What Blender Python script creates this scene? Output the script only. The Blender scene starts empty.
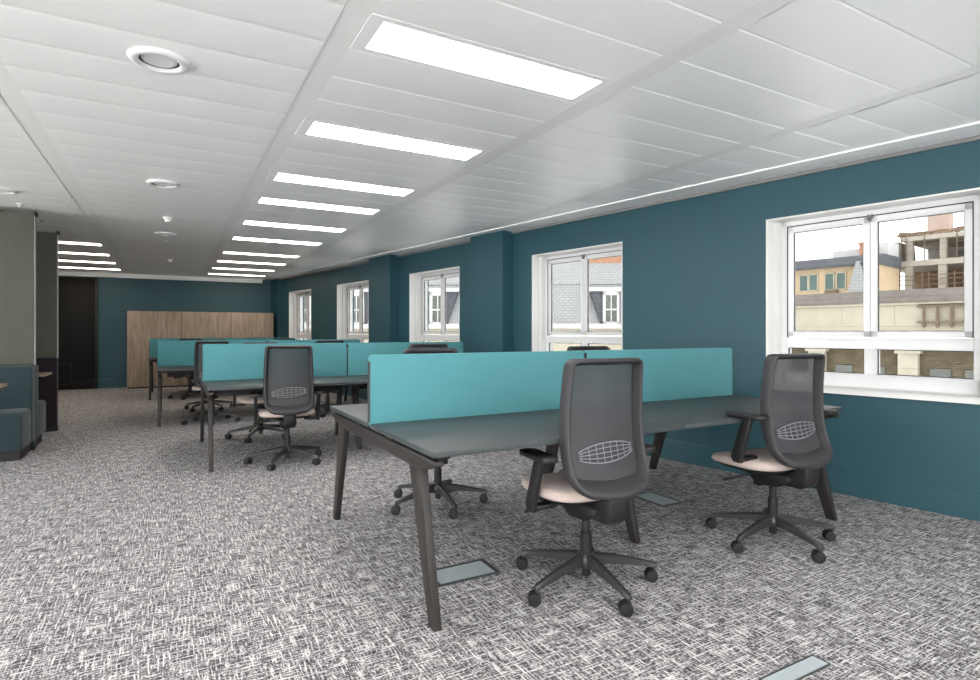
import bpy, bmesh, math, random
from mathutils import Vector, Matrix
random.seed(7)
S = bpy.context.scene
COL = S.collection
R = math.radians
PI = math.pi

# ------------------------------------------------------------------ materials
def srgb(r, g, b):
    def f(c):
        c /= 255.0
        return c / 12.92 if c <= 0.04045 else ((c + 0.055) / 1.055) ** 2.4
    return (f(r), f(g), f(b), 1.0)

class N:
    """tiny node helper"""
    def __init__(s, name):
        s.m = bpy.data.materials.new(name)
        s.m.use_nodes = True
        s.t = s.m.node_tree
        s.t.nodes.clear()
        s.out = s.n('ShaderNodeOutputMaterial')
    def n(s, kind, **kw):
        o = s.t.nodes.new(kind)
        for k, v in kw.items():
            setattr(o, k, v)
        return o
    def l(s, a, b):
        s.t.links.new(a, b)
    def coord(s, scale=(1, 1, 1), rot=(0, 0, 0), space='Object'):
        c = s.n('ShaderNodeTexCoord')
        mp = s.n('ShaderNodeMapping')
        mp.inputs['Scale'].default_value = scale
        mp.inputs['Rotation'].default_value = rot
        s.l(c.outputs[space], mp.inputs['Vector'])
        return mp.outputs['Vector']
    def noise(s, vec, scale, detail=3, rough=0.55):
        t = s.n('ShaderNodeTexNoise')
        t.inputs['Scale'].default_value = scale
        t.inputs['Detail'].default_value = detail
        t.inputs['Roughness'].default_value = rough
        s.l(vec, t.inputs['Vector'])
        return t.outputs['Fac']
    def ramp(s, fac, stops):
        r = s.n('ShaderNodeValToRGB')
        el = r.color_ramp.elements
        while len(el) < len(stops):
            el.new(0.5)
        for e, (p, c) in zip(el, stops):
            e.position = p
            e.color = c
        s.l(fac, r.inputs['Fac'])
        return r.outputs['Color']
    def mix(s, fac, a, b, mode='MIX'):
        x = s.n('ShaderNodeMix', data_type='RGBA', blend_type=mode)
        if hasattr(fac, 'links'):
            s.l(fac, x.inputs['Factor'])
        else:
            x.inputs['Factor'].default_value = fac
        for v, i in ((a, 6), (b, 7)):
            if hasattr(v, 'links'):
                s.l(v, x.inputs[i])
            else:
                x.inputs[i].default_value = v
        return x.outputs[2]
    def math(s, op, a, b=0.0):
        x = s.n('ShaderNodeMath', operation=op)
        for v, i in ((a, 0), (b, 1)):
            if hasattr(v, 'links'):
                s.l(v, x.inputs[i])
            else:
                x.inputs[i].default_value = v
        return x.outputs[0]
    def bsdf(s, col, rough=0.5, metal=0.0, spec=0.5, bump=None, bstr=0.2, bdist=0.002, sheen=0.0):
        b = s.n('ShaderNodeBsdfPrincipled')
        if hasattr(col, 'links'):
            s.l(col, b.inputs['Base Color'])
        else:
            b.inputs['Base Color'].default_value = col
        if hasattr(rough, 'links'):
            s.l(rough, b.inputs['Roughness'])
        else:
            b.inputs['Roughness'].default_value = rough
        b.inputs['Metallic'].default_value = metal
        b.inputs['Specular IOR Level'].default_value = spec
        if sheen:
            b.inputs['Sheen Weight'].default_value = sheen
        if bump is not None:
            bp = s.n('ShaderNodeBump')
            bp.inputs['Strength'].default_value = bstr
            bp.inputs['Distance'].default_value = bdist
            s.l(bump, bp.inputs['Height'])
            s.l(bp.outputs['Normal'], b.inputs['Normal'])
        s.l(b.outputs['BSDF'], s.out.inputs['Surface'])
        return b

M = {}
def simple(name, rgb, rough=0.5, metal=0.0, spec=0.5, var=0.06, nscale=30.0, bump=0.0):
    k = N(name)
    c = srgb(*rgb)
    v = k.coord()
    f = k.noise(v, nscale, 4)
    d = tuple(x * (1 - var) for x in c[:3]) + (1,)
    e = tuple(min(1, x * (1 + var)) for x in c[:3]) + (1,)
    col = k.ramp(f, [(0.3, d), (0.7, e)])
    k.bsdf(col, rough, metal, spec, bump=f if bump else None, bstr=bump)
    M[name] = k.m

def fabric(name, rgb, var=0.12, scale=260.0, sheen=0.15, dirs=True, bump=0.25):
    k = N(name)
    c = srgb(*rgb)
    v = k.coord((1, 1, 0.12))
    w = k.coord((0.12, 0.12, 1))
    f = k.math('MULTIPLY', k.math('ADD', k.noise(v, scale, 2), k.noise(w, scale, 2)), 0.5)
    g = k.noise(k.coord(), 9, 2)
    f2 = k.math('ADD', f, k.math('MULTIPLY', k.math('SUBTRACT', g, 0.5), 0.15))
    d = tuple(x * (1 - var) for x in c[:3]) + (1,)
    e = tuple(min(1, x * (1 + var)) for x in c[:3]) + (1,)
    col = k.ramp(f2, [(0.38, d), (0.62, e)])
    k.bsdf(col, 0.9, 0, 0.2, bump=f, bstr=bump, bdist=0.001, sheen=sheen)
    M[name] = k.m

simple('teal_paint', (36, 74, 85), 0.5, 0, 0.4, 0.03, 3.0)
simple('white_paint', (246, 246, 246), 0.5, 0, 0.4, 0.02, 5.0)
simple('reveal_white', (214, 213, 212), 0.5, 0, 0.3, 0.01, 5.0)
simple('white_upvc', (212, 212, 213), 0.28, 0, 0.5, 0.01, 5.0)
simple('ceiling_band', (238, 237, 236), 0.45, 0, 0.4, 0.02, 20.0)
simple('black_panel', (16, 15, 15), 0.55, 0, 0.2, 0.08, 6.0)
simple('graphite_plastic', (50, 49, 52), 0.5, 0, 0.3, 0.05, 60.0)
simple('black_plastic', (28, 27, 28), 0.48, 0, 0.35, 0.06, 60.0)
simple('base_metal', (52, 52, 54), 0.38, 0.2, 0.5, 0.05, 60.0)
simple('desk_metal', (44, 41, 40), 0.48, 0.1, 0.35, 0.05, 50.0)
simple('worktop', (58, 63, 65), 0.5, 0, 0.32, 0.05, 25.0)
simple('worktop_edge', (58, 57, 58), 0.5, 0, 0.5, 0.05, 25.0)
simple('grey_trim', (120, 120, 120), 0.5, 0, 0.4, 0.03, 20.0)
simple('lumbar_plastic', (128, 128, 134), 0.35, 0, 0.5, 0.03, 20.0)
simple('chrome', (190, 190, 192), 0.15, 1.0, 0.5, 0.03, 20.0)
simple('steel', (176, 186, 190), 0.35, 0.25, 0.5, 0.05, 20.0)
simple('dark_steel', (80, 84, 88), 0.4, 0.5, 0.5, 0.05, 20.0)
simple('rubber_grey', (96, 96, 98), 0.5, 0, 0.4, 0.05, 20.0)
simple('plinth', (34, 30, 33), 0.6, 0, 0.3, 0.08, 20.0)
simple('table_wood', (150, 132, 112), 0.4, 0, 0.4, 0.08, 20.0)
simple('white_plastic', (226, 226, 226), 0.4, 0, 0.5, 0.02, 20.0)
simple('diffuser_grey', (176, 176, 178), 0.5, 0, 0.4, 0.03, 20.0)
simple('sash_seal', (60, 60, 62), 0.6, 0, 0.3, 0.03, 20.0)
fabric('seat_fabric', (182, 167, 160), 0.08)
fabric('screen_fabric', (75, 131, 138), 0.05, 420.0, 0.1, bump=0.12)
fabric('booth_grey', (86, 87, 80), 0.14, 240.0)
fabric('booth_teal', (42, 56, 60), 0.12, 240.0)
fabric('booth_dark', (34, 28, 36), 0.1, 240.0)

def mk_carpet():
    k = N('carpet')
    # thin crossing yarns running along both axes
    a1 = k.noise(k.coord((1, 13, 1)), 10, 2, 0.55)
    a2 = k.noise(k.coord((13, 1, 1), (0, 0, 0.02)), 10, 2, 0.55)
    b1 = k.noise(k.coord((1, 3, 1)), 60, 1, 0.5)
    b2 = k.noise(k.coord((3, 1, 1)), 60, 1, 0.5)
    big = k.noise(k.coord((1, 1, 1)), 12.0, 3, 0.6)
    mx = k.math('MAXIMUM', a1, a2)
    mn = k.math('ADD', k.math('MULTIPLY', b1, 0.5), k.math('MULTIPLY', b2, 0.5))
    s = k.math('ADD', k.math('MULTIPLY', mx, 0.60), k.math('MULTIPLY', mn, 0.40))
    s = k.math('ADD', s, k.math('MULTIPLY', k.math('SUBTRACT', big, 0.5), 0.06))
    col = k.ramp(s, [(0.465, srgb(66, 64, 67)), (0.515, srgb(112, 110, 112)), (0.555, srgb(166, 164, 165)), (0.62, srgb(208, 206, 206))])
    k.bsdf(col, 0.95, 0, 0.1, bump=s, bstr=0.4, bdist=0.004)
    M['carpet'] = k.m
mk_carpet()

def mk_tile():
    k = N('ceiling_tile')
    f = k.noise(k.coord((0.3, 30, 1)), 40, 2)
    g = k.noise(k.coord((1, 1, 1)), 1.2, 2)
    col = k.ramp(g, [(0.2, srgb(243, 243, 243)), (0.8, srgb(247, 246, 245))])
    b = k.bsdf(col, 0.36, 0, 0.62, bump=f, bstr=0.02, bdist=0.001)
    M['ceiling_tile'] = k.m
mk_tile()

def mk_wood():
    k = N('oak_veneer')
    v = k.coord((7, 7, 0.55))
    f = k.noise(v, 3.0, 5, 0.65)
    g = k.noise(k.coord((60, 60, 1.5)), 2.0, 3, 0.6)
    h = k.math('ADD', k.math('MULTIPLY', f, 0.7), k.math('MULTIPLY', g, 0.3))
    col = k.ramp(h, [(0.32, srgb(110, 94, 83)), (0.5, srgb(148, 131, 117)), (0.68, srgb(174, 157, 141))])
    k.bsdf(col, 0.5, 0, 0.4, bump=g, bstr=0.05)
    M['oak_veneer'] = k.m
mk_wood()

def mk_glass(name, tint):
    k = N(name)
    tr = k.n('ShaderNodeBsdfTransparent')
    tr.inputs['Color'].default_value = tint
    gl = k.n('ShaderNodeBsdfGlossy')
    gl.inputs['Roughness'].default_value = 0.02
    lw = k.n('ShaderNodeLayerWeight'); lw.inputs['Blend'].default_value = 0.5
    fr = k.math('ADD', k.math('MULTIPLY', k.math('POWER', lw.outputs['Facing'], 5.0), 0.30), 0.0)
    mx = k.n('ShaderNodeMixShader')
    k.l(fr, mx.inputs[0]); k.l(tr.outputs[0], mx.inputs[1]); k.l(gl.outputs[0], mx.inputs[2])
    k.l(mx.outputs[0], k.out.inputs['Surface'])
    M[name] = k.m
mk_glass('window_glass', (0.97, 0.98, 0.98, 1))
mk_glass('tinted_glass', (0.50, 0.51, 0.51, 1))

def mk_mesh():
    k = N('mesh_fabric')
    tr = k.n('ShaderNodeBsdfTransparent')
    b = k.n('ShaderNodeBsdfPrincipled')
    f = k.noise(k.coord((1, 1, 40)), 30, 2)
    col = k.ramp(f, [(0.3, srgb(38, 36, 41)), (0.7, srgb(50, 48, 53))])
    k.l(col, b.inputs['Base Color'])
    b.inputs['Roughness'].default_value = 0.6
    b.inputs['Sheen Weight'].default_value = 0.2
    mx = k.n('ShaderNodeMixShader')
    mx.inputs[0].default_value = 0.90
    k.l(tr.outputs[0], mx.inputs[1]); k.l(b.outputs[0], mx.inputs[2])
    k.l(mx.outputs[0], k.out.inputs['Surface'])
    M['mesh_fabric'] = k.m
mk_mesh()

def mk_emit(name, rgb, strength):
    k = N(name)
    e = k.n('ShaderNodeEmission')
    e.inputs['Color'].default_value = rgb
    e.inputs['Strength'].default_value = strength
    k.l(e.outputs[0], k.out.inputs['Surface'])
    M[name] = k.m
LAMP = 12.5
mk_emit('light_diffuser', (1.0, 0.965, 0.92, 1), LAMP)
mk_emit('light_diffuser_warm', (1.0, 0.87, 0.70, 1), LAMP * 0.6)

def mk_block(name, a, b, sx, sz, mortar, ms=0.012, vari=0.3, axis='x', rough=0.8):
    """courses of stone, slate or brick; object space, rows in z"""
    k = N(name)
    c = k.n('ShaderNodeTexCoord')
    sep = k.n('ShaderNodeSeparateXYZ'); cmb = k.n('ShaderNodeCombineXYZ')
    k.l(c.outputs['Object'], sep.inputs[0])
    k.l(sep.outputs['X'], cmb.inputs['X']); k.l(sep.outputs['Z'], cmb.inputs['Y'])
    br = k.n('ShaderNodeTexBrick')
    k.l(cmb.outputs[0], br.inputs['Vector'])
    br.inputs['Color1'].default_value = srgb(*a); br.inputs['Color2'].default_value = srgb(*b)
    br.inputs['Mortar'].default_value = srgb(*mortar)
    br.inputs['Scale'].default_value = 1.0
    br.inputs['Mortar Size'].default_value = ms
    br.inputs['Brick Width'].default_value = sx
    br.inputs['Row Height'].default_value = sz
    f = k.noise(k.coord(), 2.5, 5, 0.7)
    dirt = k.ramp(f, [(0.3, (1 - vari, 1 - vari, 1 - vari, 1)), (0.7, (1, 1, 1, 1))])
    col = k.mix(1.0, br.outputs['Color'], dirt, 'MULTIPLY')
    k.bsdf(col, rough, 0, 0.3)
    M[name] = k.m
mk_block('slate', (170, 170, 171), (163, 164, 166), 0.36, 0.17, (126, 128, 131), 0.014, 0.08)
mk_block('slate_dark', (98, 100, 106), (90, 92, 98), 0.5, 0.3, (76, 78, 84), 0.02, 0.2)
mk_block('cream_stone', (186, 179, 163), (180, 172, 154), 1.6, 0.7, (162, 152, 134), 0.012, 0.18)
mk_block('brick_brown', (112, 98, 78), (90, 84, 64), 0.23, 0.08, (120, 110, 94), 0.01, 0.45)
mk_block('parapet_stone', (132, 124, 118), (120, 113, 108), 1.4, 0.40, (102, 94, 88), 0.01, 0.35)
simple('beige_render', (186, 165, 136), 0.8, 0, 0.3, 0.06, 3)
simple('grey_render', (160, 158, 155), 0.8, 0, 0.3, 0.1, 2)
simple('concrete', (172, 164, 154), 0.85, 0, 0.3, 0.12, 2.5)
simple('concrete_brown', (150, 128, 110), 0.85, 0, 0.3, 0.25, 2.0)
simple('green_glass', (74, 96, 92), 0.15, 0, 0.6, 0.2, 2)
simple('orange_brick', (176, 134, 110), 0.8, 0, 0.3, 0.15, 5)
simple('white_sheet', (200, 200, 200), 0.7, 0, 0.3, 0.05, 1)
simple('rust', (112, 96, 82), 0.7, 0, 0.3, 0.2, 8)
simple('pink_render', (186, 166, 156), 0.8, 0, 0.3, 0.08, 2)
simple('street', (120, 120, 120), 0.9, 0, 0.3, 0.1, 1)
simple('pane_grey', (98, 100, 96), 0.2, 0, 0.5, 0.2, 3)

# ------------------------------------------------------------------ mesh helpers
def bm_new():
    return bmesh.new()

def box(bm, lo, hi, mat=None, bev=0.0, seg=2):
    r = bmesh.ops.create_cube(bm, size=1.0)
    vs = r['verts']
    c = [(a + b) / 2 for a, b in zip(lo, hi)]
    d = [abs(b - a) for a, b in zip(lo, hi)]
    for v in vs:
        v.co = Vector((c[0] + v.co.x * d[0], c[1] + v.co.y * d[1], c[2] + v.co.z * d[2]))
    if mat is not None:
        for v in vs:
            v.co = mat @ v.co
    if bev:
        es = list({e for v in vs for e in v.link_edges})
        bmesh.ops.bevel(bm, geom=es, offset=bev, segments=seg, profile=0.5, affect='EDGES', clamp_overlap=True)

def prism(bm, pts, a, b, axis='x', bev=0.0, seg=2, mat=None):
    """polygon pts extruded between a and b along axis"""
    def mk(p, t):
        if axis == 'x': return Vector((t, p[0], p[1]))
        if axis == 'y': return Vector((p[0], t, p[1]))
        return Vector((p[0], p[1], t))
    A = [bm.verts.new(mk(p, a)) for p in pts]
    B = [bm.verts.new(mk(p, b)) for p in pts]
    n = len(pts)
    fs = [bm.faces.new(A), bm.faces.new(list(reversed(B)))]
    for i in range(n):
        fs.append(bm.faces.new((A[i], B[i], B[(i + 1) % n], A[(i + 1) % n])))
    bmesh.ops.recalc_face_normals(bm, faces=fs)
    if mat is not None:
        for v in A + B:
            v.co = mat @ v.co
    if bev:
        es = list({e for v in A + B for e in v.link_edges})
        bmesh.ops.bevel(bm, geom=es, offset=bev, segments=seg, profile=0.5, affect='EDGES', clamp_overlap=True)

def rings(bm, rs, cap0=True, cap1=True, close=True):
    """loft between rings (lists of Vectors)"""
    L = [[bm.verts.new(p) for p in r] for r in rs]
    fs = []
    n = len(L[0])
    for a, b in zip(L, L[1:]):
        for i in range(n if close else n - 1):
            j = (i + 1) % n
            fs.append(bm.faces.new((a[i], a[j], b[j], b[i])))
    if cap0: fs.append(bm.faces.new(list(reversed(L[0]))))
    if cap1: fs.append(bm.faces.new(L[-1]))
    bmesh.ops.recalc_face_normals(bm, faces=fs)
    return L

def lathe(bm, prof, n=24, c=(0, 0, 0), axis='z', cap0=True, cap1=True, mat=None):
    rs = []
    for r, h in prof:
        ring = []
        for i in range(n):
            t = 2 * PI * i / n
            if axis == 'z': p = Vector((c[0] + r * math.cos(t), c[1] + r * math.sin(t), c[2] + h))
            elif axis == 'y': p = Vector((c[0] + r * math.cos(t), c[1] + h, c[2] + r * math.sin(t)))
            else: p = Vector((c[0] + h, c[1] + r * math.cos(t), c[2] + r * math.sin(t)))
            if mat is not None: p = mat @ p
            ring.append(p)
        rs.append(ring)
    rings(bm, rs, cap0, cap1)

def tube(bm, pts, r, n=8):
    pts = [Vector(p) for p in pts]
    rs = []
    for i, p in enumerate(pts):
        if i == 0: d = pts[1] - p
        elif i == len(pts) - 1: d = p - pts[i - 1]
        else: d = pts[i + 1] - pts[i - 1]
        d.normalize()
        u = d.cross(Vector((0, 0, 1)))
        if u.length < 1e-3: u = d.cross(Vector((1, 0, 0)))
        u.normalize(); w = d.cross(u)
        rr = r[i] if isinstance(r, (list, tuple)) else r
        rs.append([p + u * (rr * math.cos(2 * PI * k / n)) + w * (rr * math.sin(2 * PI * k / n)) for k in range(n)])
    rings(bm, rs)

def rrect(hw, hd, r, n=6):
    """rounded rectangle outline, centred"""
    P = []
    for cx, cy, a0 in ((hw - r, hd - r, 0), (-hw + r, hd - r, 90), (-hw + r, -hd + r, 180), (hw - r, -hd + r, 270)):
        for i in range(n + 1):
            a = R(a0 + 90 * i / n)
            P.append((cx + r * math.cos(a), cy + r * math.sin(a)))
    return P

def obj(name, bm, mat, parent=None, smooth=35, mats=None):
    me = bpy.data.meshes.new(name)
    bm.to_mesh(me); bm.free()
    me.materials.append(M[mat])
    if mats:
        for m in mats: me.materials.append(M[m])
    if smooth:
        for p in me.polygons: p.use_smooth = True
        me.set_sharp_from_angle(angle=R(smooth))
    o = bpy.data.objects.new(name, me)
    COL.objects.link(o)
    if parent is not None: o.parent = parent
    return o

def tag(o, label, cat, group=None, kind=None):
    if label: o['label'] = label
    if cat: o['category'] = cat
    if group: o['group'] = group
    if kind: o['kind'] = kind
    return o

def thing(name, label, cat, loc=(0, 0, 0), rz=0.0, group=None, kind=None):
    o = bpy.data.objects.new(name, None)
    o.empty_display_size = 0.2
    COL.objects.link(o)
    o.location = loc; o.rotation_euler = (0, 0, rz)
    return tag(o, label, cat, group, kind)

def struct(name, bm, mat, parent=None, smooth=0, mats=None):
    o = obj(name, bm, mat, parent, smooth, mats)
    if parent is None: o['kind'] = 'structure'
    return o

def dup(o, parent=None):
    c = o.copy()
    COL.objects.link(c)
    c.parent = parent
    for ch in list(o.children):
        dup(ch, c)
    return c

# ------------------------------------------------------------------ room geometry
CZ = 2.48
P0 = Vector((4.54, 1.675, 0)); P1 = Vector((2.29, 14.88, 0))
WD = (P1 - P0).normalized()                 # along the window wall, away from the camera
WN = Vector((WD.y, -WD.x, 0))               # outward
WALLM = Matrix(((WD.x, WN.x, 0, P0.x), (WD.y, WN.y, 0, P0.y), (0, 0, 1, 0), (0, 0, 0, 1)))  # (s, o, z) -> world
def wallx(y): return P0.x + (y - P0.y) * WD.x / WD.y
def s_at_y(y): return (y - P0.y) / WD.y
XL, YB, YF = -4.9, -4.2, 14.88              # left wall, wall behind the camera, far wall

# floor
bm = bm_new()
prism(bm, [(XL - .2, YB - .2), (wallx(YB - .2) + .3, YB - .2), (wallx(YF + .2) + .3, YF + .2), (XL - .2, YF + .2)], -0.12, 0.0, 'z')
struct('floor', bm, 'carpet')

# ceiling slab above the tiles
bm = bm_new()
prism(bm, [(XL - .2, YB - .2), (wallx(YB - .2) + .3, YB - .2), (wallx(YF + .2) + .3, YF + .2), (XL - .2, YF + .2)], CZ + 0.06, CZ + 0.3, 'z')
ceiling = struct('ceiling', bm, 'white_paint')

PITCH = 0.3205; TY0 = 2.39 - PITCH / 2      # tile k spans TY0 + k*PITCH ..
bands = [-4.88, -3.498, -2.116, -0.734, 0.655, 2.04, 3.415]
BW = 0.11
light_bays = {4: [], 2: []}
LK = [0, 4, 8, 11, 15, 19, 24, 28, 32, 36]
ADDED_BK = [-4, -8, -12, -16]                      # lights added behind the camera, unseen, to brighten the room
main_bay = 4                                 # between bands[4] and bands[5]
left_bay = 2                                 # between bands[2] and bands[3]
LLK = [24, 28, 32, 36]
added_left_ks = [-16, -12, -8, 0]  # extra lights added over the left aisle, out of view
bays = []
xs = [XL] + [b for b in bands] + [99]
def tilerow(bm, x0, x1, k, g=1.0):
    y0 = TY0 + k * PITCH; y1 = y0 + PITCH
    if y0 < YB: y0 = YB
    if y1 > YF: y1 = YF
    if y1 - y0 < 0.02: return
    prof = [(0.0, 0.0035 * g), (0.003, 0.003 * g)]
    nseg = 8
    for i in range(nseg + 1):
        t = i / nseg
        prof.append((0.009 + (y1 - y0 - 0.018) * t, -0.0020 * math.sin(PI * t)))
    prof += [(y1 - y0 - 0.003, 0.003 * g), (y1 - y0, 0.0035 * g)]
    a = []; b = []
    for dy, dz in prof:
        y = y0 + dy
        xr = min(x1, wallx(y) - 0.02)
        a.append(bm.verts.new((x0, y, CZ + dz))); b.append(bm.verts.new((xr, y, CZ + dz)))
    for i in range(len(a) - 1):
        bm.faces.new((a[i], a[i + 1], b[i + 1], b[i]))
kmin = int(math.floor((YB - TY0) / PITCH)); kmax = int(math.ceil((YF - TY0) / PITCH))
for i in range(len(xs) - 1):
    x0 = xs[i] + (BW / 2 if i > 0 else 0)
    x1 = xs[i + 1] - (BW / 2 if i < len(xs) - 2 else 0)
    bm = bm_new()
    bay = i - 1
    for k in range(kmin, kmax):
        if bay == main_bay and (k in LK or k in ADDED_BK): continue
        if bay == left_bay and (k in LLK or k in added_left_ks): continue
        yy = TY0 + k * PITCH + PITCH
        if x0 > wallx(yy) - 0.06: continue
        tilerow(bm, x0, x1, k, 0.35 if bay < main_bay else 1.0)
    o = obj('ceiling_tiles', bm, 'ceiling_tile', ceiling, smooth=25)
for b in bands:
    bm = bm_new()
    ye = YF
    while wallx(ye) < b + 0.1: ye -= 0.05
    box(bm, (b - BW / 2 - 0.004, YB, CZ + 0.002), (b + BW / 2 + 0.004, ye, CZ + 0.05))
    obj('ceiling_band', bm, 'ceiling_band', ceiling, smooth=0)

# ceiling margin along the window wall (trim) and thin grey trim below it
s0, s1 = s_at_y(YB), s_at_y(YF)
bm = bm_new()
prism(bm, [(s0, -0.285), (s1, -0.285), (s1, 0.0), (s0, 0.0)], CZ - 0.012, CZ + 0.05, 'z', mat=WALLM)
struct('trim_1', bm, 'white_paint')
bm = bm_new()
prism(bm, [(s0, -0.022), (s1, -0.022), (s1, 0.0), (s0, 0.0)], CZ - 0.040, CZ - 0.013, 'z', mat=WALLM)
struct('trim_2', bm, 'grey_trim')
# margin above the far wall
bm = bm_new()
box(bm, (XL, YF - 0.10, CZ - 0.09), (wallx(YF) - 0.3, YF, CZ + 0.05))
struct('trim_3', bm, 'white_paint')

# ------------------------------------------------------------------ walls
WT = 0.36
ZB, ZT = 0.752, 2.137
openings = [(-8.44, -7.04), (-5.63, -4.23), (-2.82, -1.42), (-0.03, 1.37), (2.837, 4.191), (5.680, 7.039), (8.44, 9.781), (11.09, 12.426)]
bm = bm_new()
def wseg(a, b, z0, z1):
    box(bm, (a, 0, z0), (b, WT, z1), WALLM)
cur = s_at_y(YB) - 0.1
openings = [o for o in openings if o[0] > cur + 0.2]
for a, b in openings:
    wseg(cur, a, 0, CZ + 0.06)
    wseg(a, b, 0, ZB); wseg(a, b, ZT, CZ + 0.06)
    cur = b
wseg(cur, s_at_y(YF) + 0.3, 0, CZ + 0.06)
struct('wall_right', bm, 'teal_paint')
# piers
PIERS = [(4.54, 5.20), (7.37, 8.10), (12.895, s_at_y(YF))]
for n, (a, b) in enumerate(PIERS):
    bm = bm_new()
    box(bm, (a, -0.17 if n < 2 else -0.10, 0), (b, 0.01, CZ - 0.013), WALLM)
    struct('wall_pier', bm, 'teal_paint')
bm = bm_new()
box(bm, (XL - .2, YF, 0), (wallx(YF) + 0.1, YF + 0.2, CZ + 0.06)); struct('wall_back', bm, 'teal_paint')
# left and front walls are glazed with added windows, unseen, to brighten the ceiling
def glazed(name, axis, fixed, a0, a1, holes):
    bm = bm_new(); cur = a0
    def q(p, r, z0, z1):
        if axis == 'y': box(bm, (fixed - .2, p, z0), (fixed, r, z1))
        else: box(bm, (p, fixed - .2, z0), (r, fixed, z1))
    for (p, r) in holes:
        q(cur, p, 0, CZ + .06); q(p, r, 0, 0.12); q(p, r, 2.40, CZ + .06); cur = r
    q(cur, a1, 0, CZ + .06)
    struct(name, bm, 'white_paint')
    for n, (p, r) in enumerate(holes):
        w = thing('window_%d' % (20 + n if axis == 'y' else 30 + n), None, None, (fixed, p, 0) if axis == 'y' else (p, fixed, 0), kind='structure')  # unseen window added for fill daylight
        bm = bm_new(); bg = bm_new(); L = r - p
        for (u0, u1, z0, z1) in ((0, .05, .12, 2.40), (L - .05, L, .12, 2.40), (L / 2 - .02, L / 2 + .02, .12, 2.40), (0, L, .12, .18), (0, L, 2.35, 2.40)):
            if axis == 'y': box(bm, (-.13, u0, z0), (-.07, u1, z1))
            else: box(bm, (u0, -.13, z0), (u1, -.07, z1))
        if axis == 'y': box(bg, (-.102, .04, .17), (-.098, L - .04, 2.36))
        else: box(bg, (.04, -.102, .17), (L - .04, -.098, 2.36))
        obj('window_frame', bm, 'white_upvc', w, 0); obj('glass_pane', bg, 'window_glass', w, 0)
glazed('wall_left', 'y', XL, YB - .2, YF, [(-4.0, -1.3), (-1.1, 1.6), (1.8, 4.5), (4.7, 7.2)])
glazed('wall_front', 'x', YB, XL, wallx(YB) + 0.2, [(-4.7, -2.2), (-2.0, 0.5), (0.7, 3.1), (3.3, 5.3)])
# skirtings
bm = bm_new()
sk = [(-0.0, 0.0), (-0.018, 0.0), (-0.018, 0.175), (-0.008, 0.19), (0.0, 0.19)]
runs = []
cur = s_at_y(YB)
for a, b in PIERS[:]:
    runs.append((cur, a)); cur = b
def skirt(a, b, off):
    A = [WALLM @ Vector((a, off + p[0], p[1])) for p in sk]
    B = [WALLM @ Vector((b, off + p[0], p[1])) for p in sk]
    rings(bm, [A, B])
for a, b in runs: skirt(a, b, 0)
for a, b in PIERS[:2]: skirt(a - 0.018, b + 0.018, -0.17)
struct('baseboard_right', bm, 'teal_paint')
bm = bm_new()
A = [Vector((-1.33, YF + p[0], p[1])) for p in sk]; B = [Vector((2.05, YF + p[0], p[1])) for p in sk]
rings(bm, [A, B]); struct('baseboard_back', bm, 'teal_paint')

# black door and panelling at the far end
door = thing('door_1', None, None, (-1.33, YF, 0), kind='structure')
bm = bm_new(); box(bm, (-1.3, -0.055, 0), (0, 0.0, 2.36), bev=0.004); obj('door_leaf', bm, 'black_panel', door)
bm = bm_new()
for (x0, x1, z0, z1) in ((-0.97, -0.44, 0.10, 0.56),):
    for t in ((x0, z0, x1, z0 + .02), (x0, z1 - .02, x1, z1), (x0, z0, x0 + .02, z1), (x1 - .02, z0, x1, z1)):
        box(bm, (t[0], -0.068, t[1]), (t[2], -0.054, t[3]))
obj('door_moulding', bm, 'black_plastic', door)
bm = bm_new(); box(bm, (-0.42, -0.072, 0), (-0.03, -0.054, 0.2), bev=0.004); obj('kick_plate', bm, 'black_panel', door)
bm = bm_new(); box(bm, (-0.03, -0.075, 0), (0.015, 0.0, 2.38), bev=0.004); obj('door_frame', bm, 'black_plastic', door)

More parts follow.
